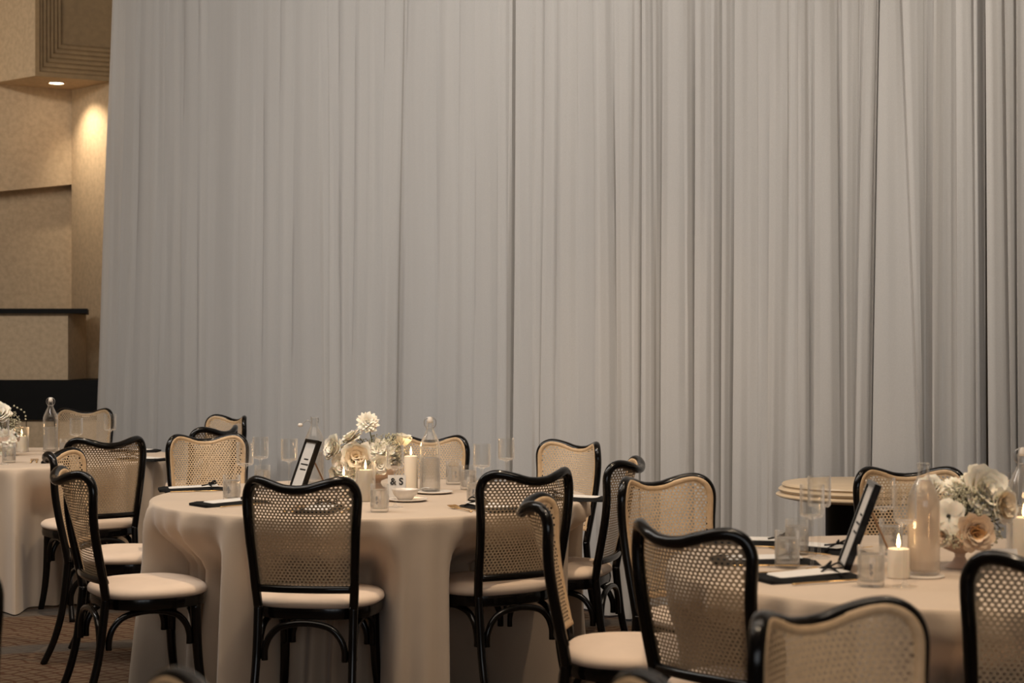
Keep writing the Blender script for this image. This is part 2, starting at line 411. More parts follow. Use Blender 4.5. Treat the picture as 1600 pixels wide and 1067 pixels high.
# ------------------------------------------------------------------ curtain
BASE = [(60, 14.3), (155, 13.75), (345, 12.25), (620, 10.25), (940, 8.45), (1280, 7.5), (1600, 7.0), (2700, 6.3)]
def base_Z(px):
    for (a, za), (c, zc) in zip(BASE, BASE[1:]):
        if px <= c or c == 2700:
            t = (px - a) / (c - a)
            # interpolate 1/Z so that the curtain runs in straight lengths
            return 1.0 / ((1 - t) / za + t / zc)
def base_pt(px):
    # average of neighbours rounds the corners of the track
    P_ = Vector((0, 0)); 
    for d in (-60, -30, 0, 30, 60):
        q = max(61, min(2699, px + d)); Z = base_Z(q)
        Zs = Z; P_ += Vector(((px - CX) / F, 1)) * 0 + Vector((0, Zs))
    Z = P_.y / 5
    return Vector(((px - CX) / F * Z, Z))
def curtain(name, edges, ztop=5.05, front=0.0, seed=1, amp=0.034):
    """edges: (x near the track, x near the hem, depth of the fold there); a fold steps forward at its edge and falls back to the next"""
    rnd = random.Random(seed)
    rows = 22; knots = []
    for i, (xt, xb, dep) in enumerate(edges):
        if i: knots.append((xt - 1.0, xb - 1.0, (edges[i - 1][3] if len(edges[i - 1]) > 3 else 0) - amp * rnd.uniform(.5, .9) if dep > -0.5 else dep * .04))
        knots.append((xt + 1.0, xb + 1.0, amp * rnd.uniform(.6, 1.1) if dep > -0.5 else dep * 0.05))
        if i + 1 < len(edges):
            nx, nb = edges[i + 1][0], edges[i + 1][1]
            for f_, hgt in ((.3, .75), (.65, .1)):
                kk = (amp * hgt * rnd.uniform(.5, 1.2)) if dep > -0.5 else dep * 0.055
                knots.append((xt + (nx - xt) * f_, xb + (nb - xb) * f_, kk))
    # keep the knots in order at both ends
    N = len(knots); ph = [rnd.uniform(0, 6.28) for _ in knots]
    b = MB(); vs_ = []; sub = 3; W = (N - 1) * sub + 1
    for r_ in range(rows + 1):
        z = 0.012 + (ztop - 0.012) * r_ / rows
        t = (z - 0.9) / 2.8
        xs = []; ds = []
        for i, (xt, xb, d) in enumerate(knots):
            xs.append(xb + (xt - xb) * t + 0.7 * math.sin(z * 1.7 + ph[i // 4 * 4]))
            ds.append(d * (0.75 + 0.35 * smooth01((3.5 - z) / 3.5)) + 0.004 * math.sin(z * 2.3 + ph[i]))
        for i in range(N - 1):
            for k in range(sub):
                f_ = k / sub; fs_ = f_ * f_ * (3 - 2 * f_)
                px = xs[i] + (xs[i + 1] - xs[i]) * f_; d = ds[i] + (ds[i + 1] - ds[i]) * fs_
                vs_.append((px, d))
        vs_.append((xs[-1], ds[-1]))
        for q in range(r_ * W, (r_ + 1) * W):
            px, d = vs_[q]
            p = base_pt(px); dirc = -Vector((p.x, p.y)).normalized()
            n_ = Vector((-0.45, -0.89)) if px < 1000 else Vector((-0.3, -0.95))
            p = p + n_ * (d + front)
            vs_[q] = (p.x, p.y, z)
    fs = []
    for r_ in range(rows):
        for i in range(W - 1):
            fs.append((r_ * W + i, r_ * W + i + 1, (r_ + 1) * W + i + 1, (r_ + 1) * W + i))
    b.add(vs_, fs)
    return b.build(name, voile, None, True, False, auto=50)
e1 = [(174, 156, 0), (180, 170, 0), (198, 186, 0), (216, 200, 0), (224, 212, 0), (246, 239, 0), (262, 252, 0), (278, 277, -1), (291, 287, 0),
      (313, 312, 0), (329, 328, 0), (372, 368, 0), (398, 397, 0), (416, 414, 0), (442, 440, 0), (467, 460, 0), (498, 510, 0), (516, 520, 0),
      (532, 536, 0), (560, 553, 0), (583, 577, 0), (605, 602, 0), (633, 624, 0), (640, 630, 0), (676, 676, -1), (697, 691, -.6)]
e2 = [(697, 691, 0), (724, 723, 0), (750, 748, 0), (776, 779, -1), (785, 783, 0), (800, 798, 0), (808, 803, -1), (814, 809, 0), (838, 838, 0), (858, 850, 0),
      (878, 873, 0), (904, 902, -.7), (929, 937, 0), (956, 963, -1), (963, 973, 0), (992, 993, 0), (1006, 1004, 0), (1022, 1026, 0), (1038, 1036, 0), (1070, 1074, 0), (1088, 1088, 0), (1113, 1113, 0),
      (1131, 1130, 0), (1152, 1147, 0), (1185, 1184, -.5), (1207, 1203, -.3)]
e3 = [(1206, 1202, 0), (1234, 1231, -.5), (1250, 1248, 0), (1265, 1266, -.6), (1275, 1274, 0), (1306, 1313, -1), (1316, 1321, 0), (1346, 1337, -.5), (1357, 1337.5, 0),
      (1377, 1361, -.2), (1381, 1364, 0), (1401, 1437, 0), (1444, 1445, -1), (1461, 1459, -.8)]
e4 = [(1460, 1458, 0), (1477, 1470, -1), (1492, 1497, 0), (1520, 1527, 0), (1536, 1541, -.5)]
e5 = [(1537, 1546, 0), (1565, 1581, 0), (1586, 1592, 0), (1612, 1618, 0), (1640, 1640, 0), (1668, 1670, 0), (1700, 1700, 0), (1740, 1740, 0)] + [(1740 + 41 * k, 1742 + 41 * k, 0) for k in range(1, 21)]
CG = 'sheer ceiling-height curtain panels'
tag(curtain('curtain', e1, seed=3, amp=.056), 'widest white sheer curtain panel, hanging beside the beige column with the downlight', 'curtain', CG)
tag(curtain('curtain', e2, seed=5, front=0.03, amp=.038), 'white sheer curtain panel of many narrow folds behind the middle table', 'curtain', CG)
tag(curtain('curtain', e3, seed=8, front=0.05, amp=.028), 'white sheer curtain panel with slanting creases behind the small pedestal table', 'curtain', CG)
tag(curtain('curtain', e4, seed=11, front=0.07), 'narrow shaded sheer curtain panel above the far chair of the right-hand table', 'curtain', CG)
tag(curtain('curtain', e5, seed=13, front=0.17, amp=.05), 'brightest white sheer curtain panel, at the edge beside the right-hand flowers', 'curtain', CG)

# ------------------------------------------------------------------ chair
def lean(z):
    t = max(0.0, (z - 0.44) / 0.46); return 0.128 * t ** 1.25
def wrap(z):
    t = max(0.0, min(1.1, (z - 0.44) / 0.46)); return 0.7 + 1.75 * t ** 3
def bp_(u, z, off=0.0):
    k = wrap(z); n_ = Vector((-2 * k * u, 1.0)).normalized()
    return Vector((u + n_.x * off, -0.205 - lean(z) + k * u * u + n_.y * off, z))
half = [(.176, .44), (.182, .52), (.189, .62), (.197, .74), (.203, .82), (.2005, .862), (.186, .893), (.162, .908), (.132, .907), (.09, .896), (.045, .883), (0, .879)]
hc = crom([(p[0], p[1], 0) for p in half], 5)
outline = [(p.x, p.y) for p in hc] + [(-p.x, p.y) for p in hc[-2::-1]]
def mesh_back_frame():
    b = MB(); pts = [bp_(u, z) for u, z in outline]
    b.tube(pts, 0.0170, 12, flat=(1, 1)); return b.mesh('back_frame', black, True, False)
def mesh_cane():
    p = 0.0148; pz = 0.0108; hr = 0.0040
    ox = np.array([q[0] for q in outline]); oz = np.array([q[1] for q in outline])
    def sd(x, z):
        # distance to the outline and whether inside it
        ax, az = ox[:-1], oz[:-1]; bx, bz = ox[1:], oz[1:]
        dx, dz = bx - ax, bz - az
        t = np.clip(((x - ax) * dx + (z - az) * dz) / (dx * dx + dz * dz), 0, 1)
        d = np.sqrt((ax + t * dx - x) ** 2 + (az + t * dz - z) ** 2).min()
        px_ = np.append(ox, ox[0]); pz_ = np.append(oz, oz[0])
        c = ((pz_[:-1] > z) != (pz_[1:] > z)) & (x < (px_[1:] - px_[:-1]) * (z - pz_[:-1]) / (pz_[1:] - pz_[:-1] + 1e-12) + px_[:-1])
        return d if c.sum() % 2 else -d
    cache = {}; vs_ = []; fs = []
    def V(x, z):
        k = (round(x, 5), round(z, 5))
        if k not in cache: cache[k] = len(vs_); vs_.append(tuple(bp_(x, z, 0.0150)))
        return cache[k]
    nx, nz = 15, 38
    for i in range(-nx, nx):
        for j in range(nz):
            cx_ = (i + .5 + .5 * (j % 2)) * p; cz_ = 0.512 + (j + .5) * pz
            s_ = sd(cx_, cz_)
            if s_ < 0.006 or cz_ < .510: continue
            x0, x1, z0, z1 = cx_ - p / 2, cx_ + p / 2, cz_ - pz / 2, cz_ + pz / 2
            corners = [V(x0, z0), V(cx_, z0), V(x1, z0), V(x1, cz_), V(x1, z1), V(cx_, z1), V(x0, z1), V(x0, cz_)]
            if s_ < 0.0175 or cz_ < 0.528:
                fs.append(tuple(corners)); continue
            inner = []
            for k in range(8):
                a = R(-135 + 45 * k); inner.append(V(cx_ + hr * 1.15 * math.cos(a), cz_ + hr * .98 * math.sin(a)))
            for k in range(8): fs.append((corners[k], corners[(k + 1) % 8], inner[(k + 1) % 8], inner[k]))
    me = bpy.data.meshes.new('cane_panel'); me.from_pydata(vs_, [], fs); me.materials.append(cane)
    me.polygons.foreach_set('use_smooth', [True] * len(me.polygons)); me.update(); return me
def mesh_cane_border():
    """smooth rattan band round the cane, lapping over the front of the frame"""
    pts = [(u, z) for u, z in outline if z > .505]; n = len(pts); b = MB(); vs_ = []
    prof = [(-.0045, .0140), (-.0040, .0172), (.002, .0186), (.006, .0183), (.0115, .0168), (.0135, .0148)]
    for i, (u, z) in enumerate(pts):
        a = Vector(pts[max(i - 1, 0)]); c = Vector(pts[min(i + 1, n - 1)]); t = (c - a).normalized()
        inn = Vector((-t.y, t.x))
        for w_, off in prof:
            q = Vector((u, z)) + inn * w_; vs_.append(bp_(q.x, q.y, off))
    m = len(prof); fs = [(i * m + k, i * m + k + 1, (i + 1) * m + k + 1, (i + 1) * m + k) for i in range(n - 1) for k in range(m - 1)]
    b.add(vs_, fs)
    rows = [[bp_(u, zz, off) for u in np.linspace(-.19, .19, 24)] for zz, off in ((.502, .0145), (.506, .0180), (.516, .0178), (.524, .0150))]
    b.add([p for r_ in rows for p in r_], [(r_ * 24 + i, r_ * 24 + i + 1, (r_ + 1) * 24 + i + 1, (r_ + 1) * 24 + i) for r_ in range(3) for i in range(23)])
    return b.mesh('cane_border', cane_edge, True, False)
def seat_r(th):
    c, s = math.cos(th), math.sin(th)
    n_ = 2.7; r_ = (abs(c) ** n_ / .235 ** n_ + abs(s) ** n_ / .222 ** n_) ** (-1 / n_)
    return r_ * (1 - 0.05 * smooth01(-s))
def ring_solid(prof, n=40, cy=0.015, mats=None, name='seat'):
    b = MB(); vs_ = []; fs = []; m = len(prof)
    for i in range(n):
        th = 2 * PI * i / n; r_ = seat_r(th)
        for k, (inset, z) in enumerate(prof):
            q = max(r_ - inset, 0.0); 
            if inset > 5: q = 0
            vs_.append((q * math.cos(th), cy + q * math.sin(th), z))
    for i in range(n):
        j = (i + 1) % n
        for k in range(m - 1): fs.append((i * m + k, j * m + k, j * m + k + 1, i * m + k + 1))
    b.add(vs_, fs); return b.mesh(name, mats, True, True, 50)
M_SEAT = ring_solid([(9, .440), (.012, .440), (.002, .446), (0, .456), (.004, .467), (.018, .477), (.06, .485), (.13, .489), (9, .490)], mats=cushion, name='seat')
M_RIM = ring_solid([(9, .398), (.02, .398), (.008, .402), (.005, .42), (.008, .440), (9, .4402)], mats=black, name='seat_rim')
M_FRAME = mesh_back_frame(); M_CANE = mesh_cane(); M_CBORD = mesh_cane_border()
def m_lower_rail():
    b = MB(); b.tube([bp_(u, .514, 0.0) for u in np.linspace(-.182, .182, 14)], 0.0135, 10, flat=(1.05, .8)); return b.mesh('lower_rail', black)
M_RAIL = m_lower_rail()
def m_rear_leg(s):
    b = MB(); pts = crom([(s * .176, bp_(.176, .44).y, .45), (s * .176, -.193, .36), (s * .178, -.212, .22), (s * .182, -.245, .10), (s * .188, -.290, 0)], 5)
    n = len(pts); b.tube(pts, [0.0171 - 0.0025 * i / n for i in range(n)], 12); return b.mesh('leg', black)
def m_front_leg(s):
    b = MB(); pts = crom([(s * .172, .160, .405), (s * .174, .163, .30), (s * .178, .170, .18), (s * .186, .184, .08), (s * .196, .202, 0)], 5)
    n = len(pts); b.tube(pts, [0.021 - 0.006 * i / n for i in range(n)], 12); return b.mesh('leg', black)
ML = [m_rear_leg(-1), m_rear_leg(1), m_front_leg(-1), m_front_leg(1)]
def m_brace(a, c):
    a = Vector(a); c = Vector(c); d = c - a; L = d.length; t = d / L
    prof = [(0.028, .255), (0.030, .30), (.05, .345), (L * .26, .378), (L * .5, .391), (L * .74, .378), (L - .05, .345), (L - .030, .30), (L - .028, .255)]
    pts = crom([a + t * x_ + Vector((0, 0, z)) for x_, z in prof], 5)
    b = MB(); b.tube(pts, 0.0125, 8, flat=(1, 1)); return b.mesh('brace', black)
MBR = [m_brace((-.176, -.200, 0), (.176, -.200, 0)), m_brace((-.173, .164, 0), (.173, .164, 0)), m_brace((-.175, -.200, 0), (-.173, .164, 0)), m_brace((.175, -.200, 0), (.173, .164, 0))]
def link(name, me, parent):
    o = bpy.data.objects.new(name, me); COL.objects.link(o); o.parent = parent; return o
CHAIRS = []
proto = None
def make_chair():
    r_ = empty('cane_back_chair')
    link('seat', M_SEAT, r_); link('seat_rim', M_RIM, r_)
    bf = link('back_frame', M_FRAME, r_); cp_ = link('cane_panel', M_CANE, r_); link('cane_border', M_CBORD, cp_); link('lower_rail', M_RAIL, r_)
    for m_ in ML: link('leg', m_, r_)
    for m_ in MBR: link('brace', m_, r_)
    return r_
def chair(px, Z, phi, label, group, back=True):
    """px, Z: where the foot of the backrest stands; phi: heading, 0 = away from the camera, 90 = towards +x"""
    global proto
    o = make_chair() if proto is None else copy_tree(proto)
    if proto is None: proto = o
    X = (px - CX) / F * Z; a = R(phi); fx, fy = math.sin(a), math.cos(a)
    off = 0.225
    o.location = (X + fx * off, Z + fy * off, 0); o.rotation_euler = (0, 0, -a)
    tag(o, label, 'chair', group)
    CHAIRS.append((o.location.x, o.location.y))
    return o
G2c, G3c, G1c, G4c = 'chairs around the middle table', 'chairs around the right table', 'chairs around the left table', 'chairs in front, seen only in part'
chair(473, 5.88, 8, 'black chair squarely in front of the middle table, its cane back below the picture frame', G2c)
chair(818, 6.24, -33, 'black chair whose cane back is crossed by the blurred edge-on chair, at the middle table', G2c)
chair(130, 6.24, 62, 'black chair on the open carpet, turned so its grey-lit cane and whole seat show', G2c)
chair(112, 7.35, 93, 'bentwood chair showing a small curled corner of cane between two bigger dark backs', G2c)
chair(325, 8.62, 160, 'lit cane-back chair facing the camera behind the two napkins of the middle table', G2c)
chair(668, 8.5, -174, 'bentwood chair facing the camera behind the flowers and the swing-top bottle', G2c)
chair(885, 8.02, -133, 'lit cane chair with one slanting black stile, before the curtain behind the middle table', G2c)
chair(962, 6.8, -73, 'chair seen edge-on with curled top rail, cream seat tucked under the middle table', G2c)
chair(163, 8.42, -33, 'black chair drawn up to the left table, holes of its cane back shining', G1c)
chair(331, 9.55, -62, 'dark bentwood chair back only half showing over the lit chair, facing the left table', G1c)
chair(350, 11.0, -137, 'farthest chair touching the curtain, showing a small lit cane corner and slanting stile', G1c)
chair(131, 12.2, 176, 'chair facing the camera behind the glass bottle of the left table', G1c)
I_ = chair(1087, 4.32, 49, 'large black bentwood chair with grey cane back drawn up to the right table', G3c)
chair(1046, 5.85, 147, 'lit cane-back chair standing between the curled edge-on chair and the large grey-backed chair', G3c)
chair(1424, 6.25, 180, 'chair facing the camera behind the black frame and flowers of the right table', G3c)
chair(1650, 3.75, 3, 'black bentwood chair cut by the picture edge, its dark rail below the flowers', G3c)
chair(867, 5.03, 94, 'blurred chair seen edge-on, its empty cream seat reaching to the grey-backed chair', G3c)
chair(1322, 2.90, 146, 'most blurred large cane chair facing the camera, its back cut by the bottom edge', G4c)
chair(206, 2.20, -98, 'blurred chair whose tip alone shows above the bottom edge, before the carpet', G4c)
chair(940, 2.2, -84, 'blurred chair whose tip alone shows under the empty cream seat', G4c)
chair(-158, 3.55, -10, 'blurred dark chair stile cut off by the picture edge beside the left tablecloth', G4c)

# ------------------------------------------------------------------ tables and cloths
T1, T2, T3 = (-2.87, 9.43, 0.914), (-0.6, 6.99, 0.92), (1.25, 4.75, 0.80)
def cloth(T, seed, label, nfold=15):
    cx_, cy_, Rt = T; rnd = random.Random(seed)
    dents = []
    for (x_, y_) in CHAIRS:
        d = math.hypot(x_ - cx_, y_ - cy_)
        need = Rt + 0.012 - (d - 0.245)
        if d < Rt + .6 and need > 0: dents.append((math.atan2(y_ - cy_, x_ - cx_), min(need + .012, .5)))
    N = 540; hs = [(rnd.randint(9, 12), .38, rnd.uniform(0, 6.28)), (rnd.randint(16, 21), .55, rnd.uniform(0, 6.28)), (rnd.randint(27, 34), .75, rnd.uniform(0, 6.28)), (rnd.randint(3, 6), .12, rnd.uniform(0, 6.28)), (rnd.randint(44, 57), .60, rnd.uniform(0, 6.28))]
    prof = [(0.0, None), (.3, None), (.6, None), (.85, None), (.97, None)]
    b = MB(); vs_ = []; rowsz = [.7495, .748, .744, .735, .72, .70, .67, .63, .59, .55, .51, .47, .43, .39, .34, .29, .24, .19, .14, .09, .045, .006]
    rows = []
    for f_ in (0.02, .3, .6, .85, .97):
        rows.append([(cx_ + Rt * f_ * math.cos(2 * PI * i / N), cy_ + Rt * f_ * math.sin(2 * PI * i / N), .750) for i in range(N)])
    edge = [.985, .994, .999, 1.003, 1.006]
    for k, z in enumerate(rowsz):
        row = []
        q = smooth01((.745 - z) / .74) ; lo = (0.74 - z) / .74 if z < .74 else 0
        for i in range(N):
            th = 2 * PI * i / N
            if k < 5: r_ = Rt * edge[k]
            else: r_ = Rt * 1.006
            fold = sum(a_ * math.sin(n_ * th + p_ + .25 * lo * math.sin(th * 3)) for n_, a_, p_ in hs)
            fold = (fold if fold < 0 else fold * (.8 + .3 * fold)) - .35
            r_ += (0.040 * lo ** .65 * fold + 0.010 * lo) if lo > 0 else 0
            cut = 0.0
            for a0, dp in dents:
                da = abs((th - a0 + PI) % (2 * PI) - PI) * Rt
                wd = 1 - smooth01((da - .20) / (.11 + .03 * math.sin(a0 * 7)))
                up_ = smooth01((.68 - z) / .18); dn = 1 - .10 * smooth01((.46 - z) / .42)
                cut = max(cut, wd * dp * up_ * dn)
            r_ -= cut
            row.append((cx_ + r_ * math.cos(th), cy_ + r_ * math.sin(th), z))
        rows.append(row)
    for row in rows: vs_ += row
    fs = [tuple(range(N))]
    for r_ in range(len(rows) - 1):
        for i in range(N): fs.append((r_ * N + i, (r_ + 1) * N + i, (r_ + 1) * N + (i + 1) % N, r_ * N + (i + 1) % N))
    b.add(vs_, fs)
    o = b.build('tablecloth', linen, None, True, False, auto=60)
    return tag(o, label, 'tablecloth', 'floor-length champagne tablecloths')
cloth(T1, 4, 'champagne floor-length tablecloth on the round table beside the dark panelled wall')
cloth(T2, 9, 'champagne floor-length tablecloth on the large round table in the middle')
cloth(T3, 15, 'champagne tablecloth on the round table at the right with the peach drink bottle')

# small pedestal table at the curtain
pt_ = tag(empty('pedestal_table', ((1345 - CX) / F * 6.85, 6.85, 0)), 'small round beige-topped table with moulded edge and black base against the curtain', 'table')
b = MB(); b.lathe([(.0001, .750), (.30, .750), (.338, .758), (.350, .764), (.350, .769), (.336, .774), (.331, .779), (.338, .784), (.340, .790), (.333, .796), (.322, .799), (.322, .803), (.326, .808), (.322, .814), (.312, .817), (.0001, .818)], 72)
b.build('table_top', marble, pt_)
b = MB(); b.lathe([(.0001, 0), (.17, 0), (.17, .03), (.145, .05), (.145, .73), (.16, .749), (.0001, .7495)], 48); b.build('pedestal', blackwood, pt_)

# ------------------------------------------------------------------ tableware builders
def m_lathe(name, prof, m, n=32, auto=40):
    b = MB(); b.lathe(prof, n); return b.mesh(name, m, True, True, auto)
EPS = .0001
def m_tumbler():
    r_ = .0355; h = .108
    return m_lathe('glass_body', [(EPS, 0), (r_ - .004, 0), (r_ - .001, .003), (r_, .008), (r_, h - .001), (r_ - .0008, h), (r_ - .0016, h - .001), (r_ - .002, .018), (r_ - .006, .013), (EPS, .013)], glass)
M_TUMB = m_tumbler()
M_TWAT = m_lathe('water', [(EPS, .0132), (.0288, .0132), (.0333, .0185), (.0337, .086), (EPS, .086)], water)
# napkins' dark refraction put on the tumbler wall as grey colour: a relief of small flat petals standing proud of the glass
def m_refr_marks(a0):
    b = MB()
    for k in range(9):
        a = a0 + .17 * math.cos(k * .7) * (.3 + .12 * k) * .5; z = .052 + .017 * math.sin(k * .7) * (.3 + .1 * k)
        c = Vector((.0359 * math.cos(a), .0359 * math.sin(a), z)); t = Vector((-math.sin(a), math.cos(a), 0)); u = Vector((0, 0, 1)); nn = Vector((math.cos(a), math.sin(a), 0))
        an = k * 1.1; d1 = t * math.cos(an) + u * math.sin(an); d2 = nn.cross(d1)
        b.add([c + d1 * .0055, c + d2 * .0026 + nn * .0004, c - d1 * .0055, c - d2 * .0026 + nn * .0004], [(0, 1, 2, 3)])
    return b.mesh('refraction_marks', greymark, False)
M_REFR = [m_refr_marks(a) for a in (.3, 2.4, 4.5)]
def m_stem(hb=.245, rb=.0345, bh=.092, name='glass_body'):
    s0 = hb - bh
    return m_lathe(name, [(EPS, 0), (.033, 0), (.034, .0015), (.030, .003), (.010, .006), (.0045, .012), (.0038, .03), (.0038, s0 - .02), (.006, s0 - .008), (.012, s0 - .002), (rb - .006, s0 + .001), (rb - .001, s0 + .006), (rb, s0 + .012),
                   (rb, hb - .0006), (rb - .0006, hb), (rb - .0012, hb - .0006), (rb - .0014, s0 + .013), (rb - .006, s0 + .006), (EPS, s0 + .004)], glass)
M_STEM = m_stem(); M_FLUTE = m_stem(.27, .030, .10)
def m_bottle():
    o_ = [(EPS, .003), (.036, 0), (.043, .003), (.0445, .01)]
    for k in range(1, 8): o_ += [(.0445, .014 + k * .016), (.0435, .022 + k * .016)]
    o_ += [(.0445, .145), (.0445, .19), (.0435, .205), (.039, .222), (.030, .242), (.021, .26), (.0165, .272), (.015, .285), (.0148, .296), (.0172, .298), (.0172, .306), (.0148, .308)]
    i_ = [(.0118, .307), (.0122, .285), (.014, .272), (.0185, .26), (.0275, .242), (.036, .222), (.041, .205), (.042, .19), (.0418, .015), (.036, .009), (EPS, .009)]
    return m_lathe('bottle_glass', o_ + i_, glass, 36, 50)
M_BOT = m_bottle()
M_BWAT = m_lathe('water', [(EPS, .0092), (.036, .0095), (.0421, .0155), (.0421, .15), (EPS, .15)], water, 32)
M_BDRK = m_lathe('drink', [(EPS, .0092), (.036, .0095), (.0421, .0155), (.0422, .19), (.0412, .205), (.0362, .222), (.0277, .242), (.0187, .259), (EPS, .259)], cloudy, 32)
def m_bail(openp=False):
    b = MB(); 
    if not openp:
        for s in (-1, 1): b.tube(crom([(s * .0165, 0, .280), (s * .024, 0, .292), (s * .0255, 0, .307), (s * .019, 0, .320), (s * .006, 0, .326)], 5), .0018, 6)
        b.tube([(-.017, 0, .280), (-.010, -.0135, .279), (.010, -.0135, .279), (.017, 0, .280)], .0012, 6)
    else:
        b.tube(crom([(-.016, 0, .283), (-.03, 0, .295), (-.045, 0, .287), (-.062, 0, .276)], 5), .0018, 6)
        b.tube(crom([(-.016, .01, .283), (-.012, .01, .305), (-.02, .006, .312)], 5), .0018, 6)
        b.tube(crom([(.016, 0, .280), (.020, 0, .298), (.016, 0, .310)], 5), .0018, 6)
    return b.mesh('wire_bail', steel)
M_BAIL, M_BAILO = m_bail(), m_bail(True)
M_STOP = m_lathe('stopper', [(EPS, .300), (.0115, .302), (.013, .308), (.013, .313), (.0105, .320), (.0075, .3265), (EPS, .328)], ceramic, 20)
def m_stop_open():
    b = MB(); b.lathe([(EPS, -.008), (.010, -.006), (.012, 0), (.009, .008), (EPS, .010)], 16, (-.064, 0, .272)); return b.mesh('stopper', ceramic)
M_STOPO = m_stop_open()
M_CAND = m_lathe('wax_body', [(EPS, 0), (.028, 0), (.030, .002), (.030, .128), (.0285, .132), (.024, .133), (.012, .129), (EPS, .128)], wax, 28)
def candle(px, py, h, label, group='lit pillar candles', holder=None, r_=.030, zt=.7505):
    x_, y_ = on_table(px, py)
    o = tag(empty('pillar_candle', (x_, y_, zt)), label, 'candle', group)
    k = r_ / .030
    b = MB(); b.lathe([(EPS, 0), (r_ - .002, 0), (r_, .002), (r_, h - .004), (r_ - .0015, h), (r_ * .8, h + .001), (r_ * .4, h - .003), (EPS, h - .004)], 28); b.build('wax_body', wax, o)
    b = MB(); b.tube([(0, 0, h - .006), (0, 0, h + .004), (.002, 0, h + .010)], .0011, 6); b.build('wick', wick_m, o)
    b = MB(); b.lathe([(EPS, h + .003), (.0035, h + .006), (.0052, h + .013), (.0045, h + .022), (.0022, h + .033), (EPS, h + .042)], 12); b.build('flame', flame_m, o)
    d = bpy.data.lights.new('candle_glow', 'POINT'); d.energy = 0.2; d.color = (1, .6, .28); d.shadow_soft_size = .012
    l_ = bpy.data.objects.new('candle_glow', d); COL.objects.link(l_); l_.location = (x_, y_ - .0, zt + h + .06)
    return o
def hurricane(px, py, label, r_=.045, h=.17):
    x_, y_ = on_table(px, py)
    b = MB(); b.lathe([(r_, .0), (r_, h - .001), (r_ - .001, h), (r_ - .002, h - .001), (r_ - .002, .003), (r_, 0)], 36)
    o = b.build('hurricane_glass', glass, None, loc=(x_, y_, .7508)); return tag(o, label, 'candle holder', 'clear glass candle cylinders')
PROTO = {}
def place(kind, px, py, label, rz=0.0, group=None, z=.7505, Z=None):
    x_, y_ = on_table(px, py)
    if kind in PROTO: o = copy_tree(PROTO[kind])
    else:
        o = empty({'tumbler': 'water_tumbler', 'stem': 'wine_glass', 'flute': 'champagne_glass', 'bottle': 'swing_top_bottle', 'bottle_open': 'swing_top_bottle', 'drink': 'drink_bottle'}[kind])
        if kind == 'tumbler': link('glass_body', M_TUMB, o); link('water', M_TWAT, o); [link('refraction_marks', q_, o) for q_ in M_REFR]
        if kind == 'stem': link('glass_body', M_STEM, o)
        if kind == 'flute': link('glass_body', M_FLUTE, o)
        if kind == 'bottle': link('bottle_glass', M_BOT, o); link('water', M_BWAT, o); link('wire_bail', M_BAIL, o); link('stopper', M_STOP, o)
        if kind == 'bottle_open': link('bottle_glass', M_BOT, o); link('water', M_BWAT, o); link('wire_bail', M_BAILO, o); link('stopper', M_STOPO, o)
        if kind == 'drink': link('bottle_glass', M_BOT, o); link('drink', M_BDRK, o)
        PROTO[kind] = o
    o.location = (x_, y_, z); o.rotation_euler = (0, 0, rz)
    cat = {'tumbler': 'glass', 'stem': 'wine glass', 'flute': 'wine glass', 'bottle': 'bottle', 'bottle_open': 'bottle', 'drink': 'bottle'}[kind]
    return tag(o, label, cat, group or {'glass': 'water tumblers on the tables', 'wine glass': 'stemmed glasses on the tables', 'bottle': 'glass bottles on the tables'}[cat])

# ---- place settings
def sheet(pts, z, th, bumpy=0, seed=0):
    b = MB(); b.prism(pts, z, z + th); return b
def m_napkin():
    b = MB(); n1, n2 = 8, 12; vs_ = []; L, W = .31, .135; rnd = random.Random(3)
    for zl in (0, 1):
        for i in range(n1 + 1):
            for j in range(n2 + 1):
                u, v = i / n1, j / n2
                e = min(u, 1 - u, v, 1 - v) * 8
                zz = (.012 * min(1, e) ** .5 + .003 * math.sin(u * 7 + v * 4) * min(1, e) + (.010 * smooth01((.16 - v) / .16))) if zl else 0.0
                vs_.append(((u - .5) * W * (1 + .05 * math.sin(v * 5)), (v - .5) * L, zz))
    k = (n1 + 1) * (n2 + 1); fs = []
    for i in range(n1):
        for j in range(n2):
            a = i * (n2 + 1) + j
            fs.append((k + a, k + a + n2 + 1, k + a + n2 + 2, k + a + 1)); fs.append((a, a + 1, a + n2 + 2, a + n2 + 1))
    def side(idx):
        for p, q in zip(idx, idx[1:]): fs.append((p, q, q + k, p + k))
    side([j for j in range(n2 + 1)]); side([n1 * (n2 + 1) + j for j in range(n2 + 1)])
    side([i * (n2 + 1) for i in range(n1 + 1)]); side([i * (n2 + 1) + n2 for i in range(n1 + 1)])
    b.add(vs_, fs); return b.mesh('napkin_cloth', napkin_m, True, True, 60)
M_NAP = m_napkin()
def m_knot():
    b = MB(); z = .023
    b.tube(crom([(-.066, .07, .010), (-.03, .068, z), (0, .066, z + .004), (.03, .068, z), (.066, .07, .010)], 4), .0035, 6, flat=(1, 1.2))
    b.tube(crom([(0, .066, z + .004), (.02, .085, z + .018), (.038, .09, z + .008), (.02, .072, z + .004), (0, .066, z + .006)], 4), .0028, 6)
    b.tube(crom([(0, .066, z + .004), (-.02, .088, z + .017), (-.038, .088, z + .006), (-.02, .07, z + .004), (0, .066, z + .006)], 4), .0028, 6)
    b.tube(crom([(0, .066, z + .004), (.012, .045, z), (.022, .03, z - .002)], 4), .0028, 6)
    b.ball((0, .066, z + .006), .0065, 8, 5)
    return b.mesh('tied_cord', napkin_m)
M_KNOT = m_knot()
def m_card():
    b = MB(); b.box((0, -.005, .0165), (.100, .215, .0015), M=Matrix.Rotation(.03, 3, 'X')); return b.mesh('menu_card', paper, False)
M_CARD = m_card()
